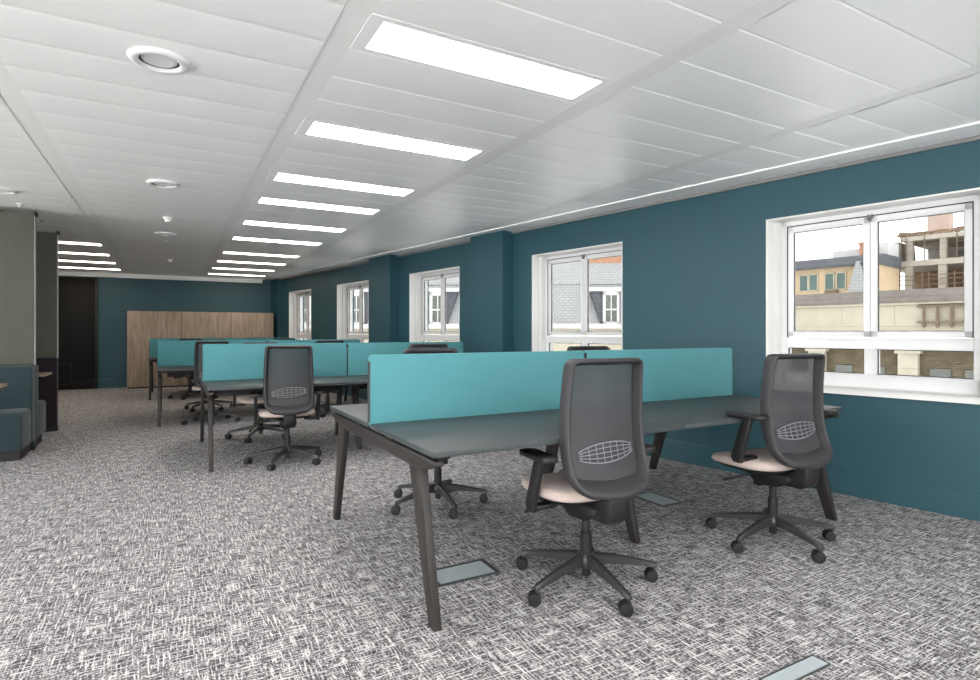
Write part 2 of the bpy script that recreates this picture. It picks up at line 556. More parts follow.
# ------------------------------------------------------------------ windows
def window(idx, a, b):
    root = thing('window_%d' % idx, None, None, WALLM @ Vector((a, 0, 0)), math.atan2(WD.y, WD.x), kind='structure')
    W = b - a
    # local: x along wall (0..W), y: -out .. ; local y = outward is -y? build with matrix below
    L = Matrix(((1, 0, 0, 0), (0, -1, 0, 0), (0, 0, 1, 0), (0, 0, 0, 1)))   # (s,o,z) -> local
    def bx(bm, x0, x1, o0, o1, z0, z1, bev=0.0):
        box(bm, (x0, o0, z0), (x1, o1, z1), L, bev)
    T = 0.012
    # white lining of the opening
    bm = bm_new()
    bx(bm, 0, T, -0.003, 0.30, ZB, ZT); bx(bm, W - T, W, -0.003, 0.30, ZB, ZT)
    bx(bm, 0, W, -0.003, 0.30, ZT - T, ZT)
    bx(bm, T, 0.052, 0.11, 0.30, ZB, ZT - T, 0.006); bx(bm, W - 0.052, W - T, 0.11, 0.30, ZB, ZT - T, 0.006)
    obj('reveal_lining', bm, 'reveal_white', root)
    bm = bm_new()
    bx(bm, -0.0, W, -0.035, 0.30, ZB - 0.004, ZB + 0.038, 0.006)
    obj('window_sill', bm, 'reveal_white', root)
    # fixed frame
    F = 0.045; x0, x1 = 0.05, W - 0.05; mid = W / 2
    zt = ZT - 0.012
    bm = bm_new()
    bx(bm, x0, x0 + F, 0.17, 0.25, ZB + .036, zt, 0.004); bx(bm, x1 - F, x1, 0.17, 0.25, ZB + .036, zt, 0.004)
    bx(bm, x0, x1, 0.17, 0.25, zt - 0.04, zt, 0.004)
    bx(bm, x0, x1, 0.17, 0.25, ZB + .036, 0.892, 0.004)
    bx(bm, x0, x1, 0.172, 0.248, 1.082, 1.165, 0.004)
    bx(bm, mid - 0.04, mid + 0.04, 0.175, 0.245, 0.885, 1.09, 0.004)
    obj('window_frame', bm, 'white_upvc', root)
    # sliding sashes
    zb, zs = 1.170, zt - 0.046
    for k, (xa, xb, o) in enumerate(((x0 + F + .006, mid - 0.001, 0.175), (mid + 0.001, x1 - F - .006, 0.175))):
        bm = bm_new()
        bx(bm, xa, xb, o, o + .028, zb, zb + .045, 0.004); bx(bm, xa, xb, o, o + .028, zs - .05, zs, 0.004)
        bx(bm, xa, xa + .045, o, o + .028, zb, zs, 0.004); bx(bm, xb - .045, xb, o, o + .028, zb, zs, 0.004)
        sa = obj('sash', bm, 'white_upvc', root)
        bm = bm_new()
        for (q0, q1, r0, r1) in ((xa + .043, xa + .049, zb + .045, zs - .05), (xb - .049, xb - .043, zb + .045, zs - .05), (xa + .043, xb - .043, zb + .043, zb + .049), (xa + .043, xb - .043, zs - .054, zs - .048)):
            bx(bm, q0, q1, o + .006, o + .02, r0, r1)
        obj('glazing_seal', bm, 'sash_seal', sa, 0)
        bm = bm_new(); bx(bm, xa + .045, xb - .045, o + .011, o + .015, zb + .045, zs - .05)
        obj('glass_pane', bm, 'tinted_glass', sa, 0)
    # dark strips standing in for shadow in the gaps round the sashes
    bm = bm_new()
    bx(bm, x0 + F - .001, x0 + F + .007, 0.168, 0.18, zb, zs); bx(bm, x1 - F - .007, x1 - F + .001, 0.168, 0.18, zb, zs)
    bx(bm, x0 + F, x1 - F, 0.168, 0.18, zs - .001, zs + .007)
    obj('weather_strip', bm, 'sash_seal', root, 0)
    for xa, xb in ((x0 + F, mid - .04), (mid + .04, x1 - F)):
        bm = bm_new(); bx(bm, xa, xb, 0.205, 0.209, 0.892, 1.082)
        obj('glass_pane', bm, 'tinted_glass', root, 0)
        bm = bm_new()
        bx(bm, xa, xb, 0.195, 0.205, 1.076, 1.084); bx(bm, xa, xb, 0.195, 0.205, .89, .898)
        bx(bm, xa - .001, xa + .006, 0.195, 0.205, .89, 1.084); bx(bm, xb - .006, xb + .001, 0.195, 0.205, .89, 1.084)
        obj('glazing_seal', bm, 'sash_seal', root, 0)
    bm = bm_new()
    bx(bm, mid - .016, mid + .016, 0.155, 0.175, zs - .014, zs + .008, 0.004); bx(bm, mid - .006, mid + .006, 0.15, 0.175, zs - .035, zs - .010, 0.003)
    obj('sash_catch', bm, 'grey_trim', root)
    return root
for i, (a, b) in enumerate(openings):
    window(i + 1, a, b)

# ------------------------------------------------------------------ ceiling lights
def ceiling_light(x0, x1, k, label, group, warm=False):
    yc = TY0 + (k + 0.5) * PITCH
    t = thing('ceiling_light', label, 'ceiling light', ((x0 + x1) / 2, yc, CZ), group=group)
    hx, hy = (x1 - x0) / 2, PITCH / 2
    bm = bm_new()
    ex, ey = hx - 0.062, 0.125
    for (a, b) in (((-hx, -hy, 0), (hx, -ey, .02)), ((-hx, ey, 0), (hx, hy, .02)), ((-hx, -ey, 0), (-ex, ey, .02)), ((ex, -ey, 0), (hx, ey, .02))):
        box(bm, a, b)
    obj('light_frame', bm, 'ceiling_tile', t, 0)
    bm = bm_new(); box(bm, (-ex, -ey, 0.003), (ex, ey, 0.018))
    obj('light_diffuser', bm, 'light_diffuser_warm' if warm else 'light_diffuser', t, 0)
    return t
ords = ['nearest', 'second nearest', 'third nearest', 'fourth nearest', 'fifth nearest', 'sixth nearest', 'seventh nearest', 'third farthest', 'second farthest', 'farthest']
x0, x1 = bands[4] + BW / 2, bands[5] - BW / 2
for k, w in zip(LK, ords):
    ceiling_light(x0, x1, k, 'long white ceiling light panel, %s in the row above the desks' % w, 'light panels in the row above the desks', warm=(k >= 24))
for k in ADDED_BK:
    ceiling_light(x0, x1, k, 'white ceiling light panel behind the viewpoint, out of the photo', 'light panels behind the viewpoint')
x0, x1 = bands[2] + BW / 2, bands[3] - BW / 2
for k, w in zip(LLK, ['nearest', 'second nearest', 'second farthest', 'farthest']):
    ceiling_light(x0, x1, k, 'thin bright ceiling light beyond the booths on the left, %s of the four' % w, 'light panels beyond the booths', warm=True)
for k in added_left_ks:
    ceiling_light(x0, x1, k, 'white ceiling light panel over the left aisle, out of the photo', 'light panels over the left aisle')

# ------------------------------------------------------------------ vents, detectors
def air_vent(x, y, label):
    t = thing('air_vent', label, 'air vent', (x, y, CZ), group='round ceiling air vents')
    bm = bm_new()
    lathe(bm, [(0.088, 0.0), (0.084, -0.010), (0.092, -0.018), (0.108, -0.020), (0.122, -0.014), (0.130, -0.003), (0.130, 0.0)], 40, cap0=False, cap1=False)
    obj('vent_ring', bm, 'white_plastic', t, 60)
    bm = bm_new()
    lathe(bm, [(0.03, -0.004), (0.060, -0.006), (0.072, -0.006), (0.078, 0.0)], 40)
    obj('vent_disc', bm, 'white_plastic', t, 60)
    bm = bm_new(); lathe(bm, [(0.09, -0.0035), (0.09, 0.0)], 32)
    obj('vent_throat', bm, 'sash_seal', t, 0)
    return t
air_vent(-0.035, 3.09, 'large round white ceiling vent, nearest to the viewer')
air_vent(-0.035, 5.64, 'round white ceiling vent, between the nearest vent and the smoke detectors')
air_vent(-0.02, 8.50, 'small-looking round white ceiling vent just beyond the nearer smoke detector')
air_vent(-1.31, 6.60, 'round white ceiling vent cut by the left edge, above the booths')
def detector(x, y, label):
    t = thing('smoke_detector', label, 'smoke detector', (x, y, CZ), group='domed smoke detectors')
    bm = bm_new(); lathe(bm, [(0.052, 0.0), (0.052, -0.014), (0.045, -0.018)], 28); obj('detector_base', bm, 'white_plastic', t, 50)
    bm = bm_new(); lathe(bm, [(0.036, -0.018), (0.038, -0.034), (0.032, -0.048), (0.014, -0.055)], 28); obj('detector_head', bm, 'white_plastic', t, 50)
detector(0.0, 7.30, 'white domed smoke detector between two round vents')
detector(0.03, 11.5, 'white domed smoke detector near the far wall')
def sprinkler(x, y, label):
    t = thing('ceiling_sprinkler', label, 'sprinkler', (x, y, CZ))
    bm = bm_new(); lathe(bm, [(0.032, 0.0), (0.030, -0.006), (0.012, -0.008)], 20); obj('cover_plate', bm, 'white_plastic', t, 50)
    bm = bm_new(); lathe(bm, [(0.008, -0.008), (0.008, -0.026), (0.018, -0.028), (0.018, -0.031)], 16); obj('nozzle', bm, 'chrome', t, 50)
sprinkler(-0.02, 9.25, 'tiny sprinkler head in the ceiling beyond the third round vent')
sprinkler(-1.28, 7.25, 'tiny sprinkler head above the left booths at the photo edge')
sprinkler(-1.24, 8.1, 'tiny sprinkler head beside the tall booth panel top')

# ------------------------------------------------------------------ desks
TZ = 0.73; TT = 0.025
def desk(x0, x1, y0, depth, label, flip=False):
    L = x1 - x0
    t = thing('bench_desk', label, 'desk', (x0, y0, 0), group='bench desks with teal screens')
    hm = L / 2; ym = depth / 2
    for (a, b) in ((0, hm - .0015), (hm + .0015, L)):
        for (c, d) in ((0, ym - .022), (ym + .022, depth)):
            bm = bm_new(); box(bm, (a, c, TZ - TT), (b, d, TZ), bev=0.003)
            obj('worktop', bm, 'worktop', t, 40)
    # end beams, legs
    for x, inset, w in ((0.032, 0.0, 0.036), (hm, 0.32, 0.036), (L - 0.032, 0.0, 0.036)):
        bm = bm_new()
        i = inset
        zb = TZ - TT - 0.017
        P = [(i + 0.006, zb), (i + 0.006, zb - 0.020), (i + 0.165, zb - 0.066), (depth - i - 0.165, zb - 0.066), (depth - i - 0.006, zb - 0.020), (depth - i - 0.006, zb)]
        prism(bm, P, x - w / 2, x + w / 2, 'x', bev=0.004)
        obj('cross_beam', bm, 'desk_metal', t, 40)
        for sgn in (0, 1):
            bm = bm_new()
            Q = [(i + 0.168, zb - 0.062), (i + 0.300, zb - 0.062), (i + 0.080, 0.0), (i + 0.022, 0.0)]
            if sgn: Q = [(depth - p[0], p[1]) for p in Q]
            prism(bm, Q, x - w / 2, x + w / 2, 'x', bev=0.004)
            obj('leg', bm, 'desk_metal', t, 40)
    # long rails and cable tray under the top
    bm = bm_new()
    for y in (ym - 0.34, ym + 0.30):
        box(bm, (0.065, y, TZ - TT - 0.052), (L - 0.065, y + 0.04, TZ - TT - 0.002))
    box(bm, (0.055, ym - 0.36, TZ - TT - 0.025), (0.09, ym + 0.36, TZ - TT)); box(bm, (0.02, ym - 0.30, TZ - TT - 0.02), (0.06, ym - 0.22, TZ - TT)); box(bm, (0.02, ym + 0.22, TZ - TT - 0.02), (0.06, ym + 0.30, TZ - TT))
    box(bm, (L - .09, ym - 0.36, TZ - TT - 0.025), (L - 0.055, ym + 0.36, TZ - TT)); box(bm, (L - .06, ym - 0.30, TZ - TT - 0.02), (L - .02, ym - 0.22, TZ - TT)); box(bm, (L - .06, ym + 0.22, TZ - TT - 0.02), (L - .02, ym + 0.30, TZ - TT))
    obj('support_rail', bm, 'desk_metal', t, 0)
    for (a, b) in ((0.12, hm - 0.10), (hm + 0.10, L - 0.12)):
        bm = bm_new()
        box(bm, (a, ym - 0.13, 0.585), (b, ym + 0.13, 0.589)); box(bm, (a, ym - 0.13, 0.589), (b, ym - 0.126, 0.655)); box(bm, (a, ym + 0.126, 0.589), (b, ym + 0.13, 0.655))
        obj('cable_tray', bm, 'black_plastic', t, 0)
    # divider screens
    for (a, b) in ((0.0, hm - 0.004), (hm + 0.004, L)):
        bm = bm_new()
        P = [(a + (b - a) / 2 + p[0], 0.90 + p[1]) for p in rrect((b - a) / 2, 0.19, 0.022, 6)]
        # square lower corners hidden between the worktops
        prism(bm, P, ym - 0.014, ym + 0.014, 'y', bev=0.004)
        s = obj('divider_screen', bm, 'screen_fabric', t, 40)
        for (q0, q1) in ((a - .002, a + .003), (b - .003, b + .002)):
            bm = bm_new(); box(bm, (q0, ym - 0.0155, 0.735), (q1, ym + 0.0155, 1.055))
            obj('edge_trim', bm, 'sash_seal', s, 0)
    for x in (hm,):
        bm = bm_new(); box(bm, (x - .012, ym - .018, 1.045), (x + .012, ym + .018, 1.075), bev=.003); obj('screen_connector', bm, 'black_plastic', t)
    return t
DEP = 1.675
D1 = desk(0.92, 3.77, 2.105, DEP, 'dark-topped bench desk with pale teal divider, nearest to the viewer and largest in the photo')
D2 = desk(0.295, 3.155, 5.47, DEP, 'dark bench desk with teal divider, second row behind the largest desk')
D3 = desk(-0.13, 2.75, 8.43, DEP, 'bench desk with dim teal divider, third row, just in front of the farthest desk')
D4 = desk(-0.31, 2.25, 11.80, DEP, 'farthest bench desk with teal divider, in front of the oak cabinets')

# ------------------------------------------------------------------ office chairs
def prof_y(z):
    P = [(0.44, -0.240), (0.50, -0.226), (0.56, -0.198), (0.62, -0.172), (0.70, -0.152), (0.80, -0.145), (0.90, -0.147), (1.00, -0.155), (1.12, -0.170)]
    for (a, ya), (b, yb) in zip(P, P[1:]):
        if z <= b:
            t = (z - a) / (b - a)
            t = max(0, t)
            return ya + (yb - ya) * (t)
    return P[-1][1]
ZC, HH, HW = 0.784, 0.306, 0.212
def back_pt(x, z, off=0.0):
    u = x / HW
    return Vector((x, prof_y(z) + 0.030 * u * u + off, z))
def back_outline(shrink_side, shrink_top, shrink_bot, rt, rb, n=9, m=9):
    """outline going round; list of (x, z)"""
    top = ZC + HH - shrink_top; bot = ZC - HH + shrink_bot
    def w(z):
        t = (z - (ZC - HH)) / (2 * HH)
        return HW * (0.955 + 0.075 * math.sin(PI * min(1, max(0, 1 - t)) * 0.75)) - shrink_side
    P = []
    zs = [bot + rb + (top - rt - bot - rb) * i / m for i in range(m + 1)]
    for z in zs: P.append((w(z), z))
    for i in range(1, n + 1):
        a = R(90 * i / n); P.append((w(top - rt) - rt + rt * math.cos(a), top - rt + rt * math.sin(a)))
    nt = 8
    xl = w(top - rt) - rt
    for i in range(1, nt): P.append((xl - 2 * xl * i / nt, top))
    for i in range(0, n + 1):
        a = R(90 + 90 * i / n); P.append((-(w(top - rt) - rt) + rt * math.cos(a), top - rt + rt * math.sin(a)))
    for z in reversed(zs[:-1]): P.append((-w(z), z))
    for i in range(1, n + 1):
        a = R(180 + 90 * i / n); P.append((-(w(bot + rb) - rb) + rb * math.cos(a), bot + rb + rb * math.sin(a)))
    xl = w(bot + rb) - rb
    for i in range(1, nt): P.append((-xl + 2 * xl * i / nt, bot - 0.012 * math.sin(PI * i / nt)))
    for i in range(0, n): 
        a = R(270 + 90 * i / n); P.append((w(bot + rb) - rb + rb * math.cos(a), bot + rb + rb * math.sin(a)))
    return P
def superring(hw, hd, z, e=3.2, n=48, cy=0.0, droop=0.0):
    L = []
    for i in range(n):
        t = 2 * PI * i / n
        c, s = math.cos(t), math.sin(t)
        x = hw * math.copysign(abs(c) ** (2 / e), c); y = hd * math.copysign(abs(s) ** (2 / e), s)
        dz = -droop * max(0, (y / hd)) ** 2
        if y > 0: x *= 1 - 0.05 * (y / hd)
        L.append(Vector((x, y + cy, z + dz)))
    return L

def make_chair():
    t = thing('office_chair', 'x', 'chair')
    # seat cushion
    bm = bm_new()
    rs = [superring(0.215, 0.205, 0.435, cy=0.085, droop=.012), superring(0.240, 0.228, 0.440, cy=0.085, droop=.015), superring(0.250, 0.240, 0.455, cy=0.085, droop=.02),
          superring(0.247, 0.237, 0.474, cy=0.085, droop=.024), superring(0.230, 0.220, 0.487, cy=0.085, droop=.024), superring(0.17, 0.165, 0.492, cy=0.085, droop=.016), superring(0.07, 0.07, 0.490, cy=0.085)]
    rings(bm, rs)
    obj('seat_cushion', bm, 'seat_fabric', t, 80)
    bm = bm_new()
    rings(bm, [superring(0.13, 0.12, 0.408, cy=0.085), superring(0.205, 0.20, 0.416, cy=0.085), superring(0.235, 0.225, 0.434, cy=0.085, droop=.012), superring(0.238, 0.228, 0.441, cy=0.085, droop=.015)])
    obj('seat_shell', bm, 'black_plastic', t, 60)
    # tilt mechanism
    bm = bm_new()
    prism(bm, [(-0.16, 0.41), (-0.16, 0.375), (-0.06, 0.325), (0.07, 0.325), (0.14, 0.375), (0.14, 0.41)], -0.065, 0.065, 'x', bev=0.010)
    box(bm, (-0.035, 0.06, 0.30), (0.035, 0.115, 0.36), bev=0.012)
    obj('tilt_mechanism', bm, 'black_plastic', t, 50)
    bm = bm_new()
    tube(bm, [(-0.06, 0.05, 0.385), (-0.17, 0.06, 0.38), (-0.25, 0.075, 0.368), (-0.29, 0.08, 0.362)], [0.006, 0.006, 0.007, 0.009])
    obj('lever', bm, 'black_plastic', t, 60)
    # gas column
    bm = bm_new()
    lathe(bm, [(0.016, 0.04), (0.021, 0.045), (0.021, 0.10), (0.027, 0.10), (0.027, 0.25), (0.024, 0.252)], 20)
    lathe(bm, [(0.02, 0.25), (0.02, 0.335)], 20)
    obj('gas_column', bm, 'black_plastic', t, 40)
    bm = bm_new()
    lathe(bm, [(0.045, 0.088), (0.052, 0.098), (0.050, 0.135), (0.036, 0.152), (0.029, 0.158)], 28)
    obj('base_hub', bm, 'base_metal', t, 50)
    # five legs with casters
    leg0 = None
    for i in range(5):
        if leg0 is None:
            bm = bm_new()
            def sec(r, w, z0, z1):
                return [Vector((r, -w, z0)), Vector((r, -w, z1 - .008)), Vector((r, -w * .55, z1)), Vector((r, w * .55, z1)), Vector((r, w, z1 - .008)), Vector((r, w, z0))]
            rings(bm, [sec(0.035, 0.022, 0.097, 0.150), sec(0.10, 0.021, 0.098, 0.142), sec(0.20, 0.018, 0.090, 0.124), sec(0.29, 0.0155, 0.078, 0.104), sec(0.335, 0.0150, 0.070, 0.093), sec(0.350, 0.010, 0.068, 0.086)])
            lathe(bm, [(0.010, 0.052), (0.010, 0.075)], 12, c=(0.335, 0, 0))
            leg0 = obj('leg', bm, 'base_metal', t, 40)
            bm = bm_new()
            for sg in (-1, 1):
                lathe(bm, [(0.020, sg * 0.006), (0.0285, sg * 0.008), (0.030, sg * 0.012), (0.030, sg * 0.021), (0.0275, sg * 0.026), (0.018, sg * 0.0275), (0.006, sg * 0.0275)], 24, c=(0.012, 0, 0.030), axis='y')
            # hood over the wheels
            pts = []
            for k in range(9):
                a = R(-10 + 200 * k / 8); pts.append((0.012 + 0.031 * math.cos(a), 0.030 + 0.031 * math.sin(a)))
            prism(bm, pts, -0.006, 0.006, 'y')
            lathe(bm, [(0.009, 0.035), (0.009, 0.064)], 12, c=(0, 0, 0))
            c = obj('caster', bm, 'black_plastic', leg0, 40)
            c.location = (0.335, 0, 0)
            c.rotation_euler = (0, 0, R(70))
        else:
            l = dup(leg0, t)
            l.rotation_euler = (0, 0, R(72 * i))
            l.children[0].rotation_euler = (0, 0, R((30, 318, 246, 174)[i - 1]))
    # backrest frame: swept rounded section
    bm = bm_new()
    oo = back_outline(0, 0, 0, 0.036, 0.115)
    ii = back_outline(0.036, 0.030, 0.078, 0.020, 0.045)
    def blend(t):
        return [(a[0] * (1 - t) + b[0] * t, a[1] * (1 - t) + b[1] * t) for a, b in zip(oo, ii)]
    sects = [(0.05, 0.014), (0.0, 0.006), (0.0, -0.022), (0.06, -0.036), (0.20, -0.046), (0.38, -0.050), (0.56, -0.046), (0.70, -0.034), (0.86, -0.012), (1.0, 0.000), (1.0, 0.008), (0.5, 0.018)]
    L = []
    for tt, off in sects:
        L.append([back_pt(p[0], p[1], off) for p in blend(tt)])
    L.append(L[0])
    V = [[bm.verts.new(p) for p in r] for r in L[:-1]]
    V.append(V[0])
    n = len(V[0])
    for a, b in zip(V, V[1:]):
        for k in range(n):
            bm.faces.new((a[k], a[(k + 1) % n], b[(k + 1) % n], b[k]))
    bmesh.ops.recalc_face_normals(bm, faces=bm.faces)
    obj('backrest_frame', bm, 'graphite_plastic', t, 70)
    # mesh panel
    bm = bm_new()
    inn = back_outline(0.032, 0.026, 0.074, 0.020, 0.045)
    prev = None
    for r in (1.0, .85, .7, .5, .3, .12):
        cur = [bm.verts.new(back_pt(p[0] * r, ZC + (p[1] - ZC) * r, 0.005 - 0.006 * (1 - r * r))) for p in inn]
        if prev:
            for k in range(len(cur)):
                bm.faces.new((prev[k], prev[(k + 1) % len(cur)], cur[(k + 1) % len(cur)], cur[k]))
        prev = cur
    bm.faces.new(prev)
    bmesh.ops.recalc_face_normals(bm, faces=bm.faces)
    obj('mesh_panel', bm, 'mesh_fabric', t, 80)
    # lumbar support lattice
    bm = bm_new()
    def lum(x, v):      # v in -1..1
        return back_pt(x, 0.664 + 0.010 * x / 0.15 + v * 0.043 * (1 - (x / 0.172) ** 2) ** 0.7, -0.010)
    for v in (-1, -.5, 0, .5, 1):
        tube(bm, [lum(-0.15 + 0.30 * k / 12, v) for k in range(13)], 0.0020 if abs(v) < 1 else 0.0028, 6)
    for k in range(8):
        x = -0.135 + 0.27 * k / 7
        tube(bm, [lum(x, -1 + 0.5 * j) for j in range(5)], 0.0015, 6)
    obj('lumbar_support', bm, 'lumbar_plastic', t, 60)
    # bracket linking mechanism and backrest
    bm = bm_new()
    prism(bm, [(-0.06, 0.400), (-0.19, 0.455), (-0.205, 0.52), (-0.235, 0.52), (-0.262, 0.47), (-0.255, 0.385), (-0.22, 0.352), (-0.08, 0.345)], -0.052, 0.052, 'x', bev=0.012)
    obj('back_bracket', bm, 'black_plastic', t, 50)
    # armrests
    for sg in (-1, 1):
        bm = bm_new()
        prism(bm, [(0.085, 0.400), (0.065, 0.372), (0.010, 0.372), (0.010, 0.40), (-0.062, 0.635), (-0.004, 0.635)], sg * 0.262, sg * 0.290, 'x', bev=0.006)
        prism(bm, [(sg * 0.15, 0.382), (sg * 0.15, 0.402), (sg * 0.28, 0.402), (sg * 0.28, 0.376)], 0.015, 0.070, 'y', bev=0.004)
        a = obj('armrest', bm, 'black_plastic', t, 50)
        bm = bm_new()
        P = [(sg * 0.276 + p[0], -0.020 + p[1]) for p in rrect(0.045, 0.125, 0.035, 6)]
        prism(bm, P, 0.632, 0.656, 'z', bev=0.007)
        obj('arm_pad', bm, 'black_plastic', a, 50)
    return t

proto = make_chair()
used = [False]
def chair(x, y, face, base, label, armz=0.0, army=0.0, group='mesh-backed office chairs'):
    t = proto if not used[0] else dup(proto)
    used[0] = True
    t.location = (x, y, 0); t.rotation_euler = (0, 0, R(-face))
    t['label'] = label; t['category'] = 'chair'; t['group'] = group
    k = 0
    for c in t.children:
        n = c.name.split('.')[0]
        if n == 'leg':
            c.rotation_euler = (0, 0, R(base + 72 * k + face)); k += 1
        if n == 'armrest':
            c.location = (0, army, armz)
    return t
chair(1.755, 2.187, 4, 47.7, 'nearest black mesh office chair, beige seat, at the left half of the largest desk')
chair(3.070, 2.112, 6, 41.2, 'black mesh office chair with high arms, in front of the largest window', armz=0.105, army=-0.045)
chair(1.654, 3.700, 184, 49.3, 'office chair behind the largest desk, its star base visible under the worktop')
chair(3.100, 3.690, 184, 20.0, 'office chair behind the largest desk, its top showing where the two screens meet')
chair(0.970, 5.580, 5, 22.0, 'black mesh office chair seen squarely from behind at the second desk')
chair(2.330, 5.570, 4, 35.0, 'second-row office chair, only its back top rising behind the nearest divider')
chair(0.930, 7.040, 186, 25.0, 'office chair on the far side of the second desk, beige seat under the worktop')
chair(0.520, 8.540, 4, 50.0, 'third-row office chair, dark back just left of the second desk divider')
chair(2.050, 8.540, 2, 30.0, 'office chair at the right part of the third desk, only its top visible')
chair(0.560, 10.00, 182, 10.0, 'office chair on the far side of the third desk, mostly its base visible')
chair(0.380, 11.90, 3, 30.0, 'office chair at the left of the farthest desk')
chair(1.700, 13.38, 184, 15.0, 'office chair between farthest desk and oak cabinets, only its top visible')
chair(2.000, 11.90, 5, 15.0, 'office chair at the right end of the farthest desk, barely visible')

# ------------------------------------------------------------------ cabinets
def cabinet(x0, x1, label):
    y0, y1, h = 14.40, YF - 0.02, 1.66
    t = thing('storage_cabinet', label, 'cabinet', (x0, y0, 0), group='oak storage cabinets')
    w = x1 - x0
    bm = bm_new(); box(bm, (0.001, 0.021, 0.03), (w - 0.001, y1 - y0, h), bev=.002); obj('cabinet_body', bm, 'oak_veneer', t, 40)
    bm = bm_new(); box(bm, (0.01, 0.04, 0.0), (w - 0.01, y1 - y0 - .02, 0.03)); obj('plinth', bm, 'plinth', t, 0)
    for i, (a, b) in enumerate(((0.004, w / 2 - 0.001), (w / 2 + 0.001, w - 0.004))):
        bm = bm_new(); box(bm, (a, 0.0, 0.035), (b, 0.0195, h - 0.004), bev=.001); d = obj('cabinet_door', bm, 'oak_veneer', t, 40)
    bm = bm_new(); lathe(bm, [(0.014, 0.0), (0.014, -0.006), (0.010, -0.010)], 16, c=(w / 2 + 0.06, 0.0, h - 0.06), axis='y')
    obj('door_lock', bm, 'chrome', d, 50)
cabinet(-0.762, 0.252, 'oak storage cabinet at the far wall, left of three')
cabinet(0.254, 1.260, 'oak storage cabinet at the far wall, middle of three')
cabinet(1.262, 2.185, 'oak storage cabinet at the far wall, right of three beside the window wall')

# ------------------------------------------------------------------ booths
XE = -1.19; XB = -3.3
def booth_panel(name_label, y0, y1, zsplit, low_mat, xr):
    t = thing('booth_partition', name_label, 'partition', (xr, y0, 0))
    bm = bm_new(); box(bm, (XB - xr, 0, zsplit), (0, y1 - y0, 2.425), bev=0.012); obj('upper_panel', bm, 'booth_grey', t, 50)
    bm = bm_new(); box(bm, (XB - xr, 0.0, 0.05), (0, y1 - y0, zsplit - 0.002), bev=0.01); obj('lower_panel', bm, low_mat, t, 50)
    bm = bm_new(); box(bm, (XB - xr, 0.004, 0.0), (0.004, y1 - y0 - .004, 0.055)); obj('base_strip', bm, 'plinth', t, 0)
    bm = bm_new(); box(bm, (-0.004, -0.006, 2.40), (0.018, y1 - y0 + .006, 2.445), bev=.004); obj('end_cap', bm, 'plinth', t)
    bm = bm_new(); box(bm, (-0.002, 0.01, zsplit), (0.004, y1 - y0 - 0.01, 2.40)); obj('edge_trim', bm, 'diffuser_grey', t, 0)
    return t
booth_panel('tall grey fabric booth panel at the left edge, nearer of two', 7.40, 7.49, 0.875, 'booth_teal', XE - 0.005)
booth_panel('tall grey fabric booth panel with dark lower half, farther of two', 8.70, 8.79, 0.895, 'booth_dark', XE + 0.008)
def booth_seat(label, yb, sgn):
    t = thing('booth_bench', label, 'bench seat', (XE, yb, 0), group='teal booth benches')
    def yy(a, b): return (min(a * sgn, b * sgn), max(a * sgn, b * sgn))
    bm = bm_new(); y = yy(0.0, 0.13); box(bm, (XB - XE, y[0], 0.095), (0, y[1], 0.872), bev=0.028, seg=4); obj('back_cushion', bm, 'booth_teal', t, 60)
    bm = bm_new(); y = yy(0.131, 0.57); box(bm, (XB - XE, y[0], 0.095), (0.0, y[1], 0.455), bev=0.035, seg=4); obj('seat_cushion', bm, 'booth_teal', t, 60)
    bm = bm_new(); y = yy(0.02, 0.50); box(bm, (XB - XE, y[0], 0.0), (-0.03, y[1], 0.094)); obj('plinth', bm, 'plinth', t, 0)
    return t
booth_seat('teal fabric booth bench facing the viewer at the left edge', 7.398, -1)
booth_seat('teal fabric booth bench facing away, behind the nearer grey panel', 7.492, 1)
def booth_table(label, x1, y0, y1):
    t = thing('booth_table', label, 'table', ((XB + x1) / 2, (y0 + y1) / 2, 0))
    hx, hy = (x1 - XB) / 2, (y1 - y0) / 2
    bm = bm_new(); prism(bm, rrect(hx, hy, 0.04), 0.705, 0.73, 'z', bev=.003); obj('table_top', bm, 'table_wood', t, 40)
    bm = bm_new(); lathe(bm, [(0.22, 0.0), (0.22, 0.012), (0.04, 0.02), (0.03, 0.03), (0.03, 0.70), (0.12, 0.704)], 28); obj('table_pedestal', bm, 'black_plastic', t, 40)
booth_table('wooden booth table tip at the left edge, in front of the nearer bench', -1.31, 6.20, 6.93)
booth_table('wooden booth table between the farther bench and the dark booth panel', -1.215, 8.13, 8.62)

# ------------------------------------------------------------------ floor boxes
def floor_box(x0, x1, y0, y1, label, band=0.016):
    t = thing('floor_box', label, 'floor box', ((x0 + x1) / 2, (y0 + y1) / 2, 0), group='steel floor boxes')
    hx, hy = (x1 - x0) / 2, (y1 - y0) / 2
    bm = bm_new()
    b = band
    for lo, hi in (((-hx, -hy, 0), (hx, -hy + b, .006)), ((-hx, hy - b, 0), (hx, hy, .006)), ((-hx, -hy + b, 0), (-hx + b, hy - b, .006)), ((hx - b, -hy + b, 0), (hx, hy - b, .006))):
        box(bm, lo, hi)
    obj('box_frame', bm, 'dark_steel', t, 0)
    bm = bm_new(); box(bm, (-hx + b + .002, -hy + b + .002, 0), (hx - b - .002, hy - b - .002, 0.005), bev=.001); obj('box_lid', bm, 'steel', t, 0)
floor_box(1.12, 1.455, 2.49, 2.685, 'grey metal floor box under the left end of the largest desk')
floor_box(2.985, 3.185, 2.88, 3.20, 'pale metal floor box under the right half of the largest desk')
floor_box(1.79, 2.10, 1.215, 1.285, 'slim steel floor box strip at the bottom edge of the photo', 0.004)

# ------------------------------------------------------------------ outside
def place(root_name, label, cat, mat, group=None):
    o = thing(root_name, label, cat, (0, 0, 0), 0, group)
    o.matrix_world = mat
    return o
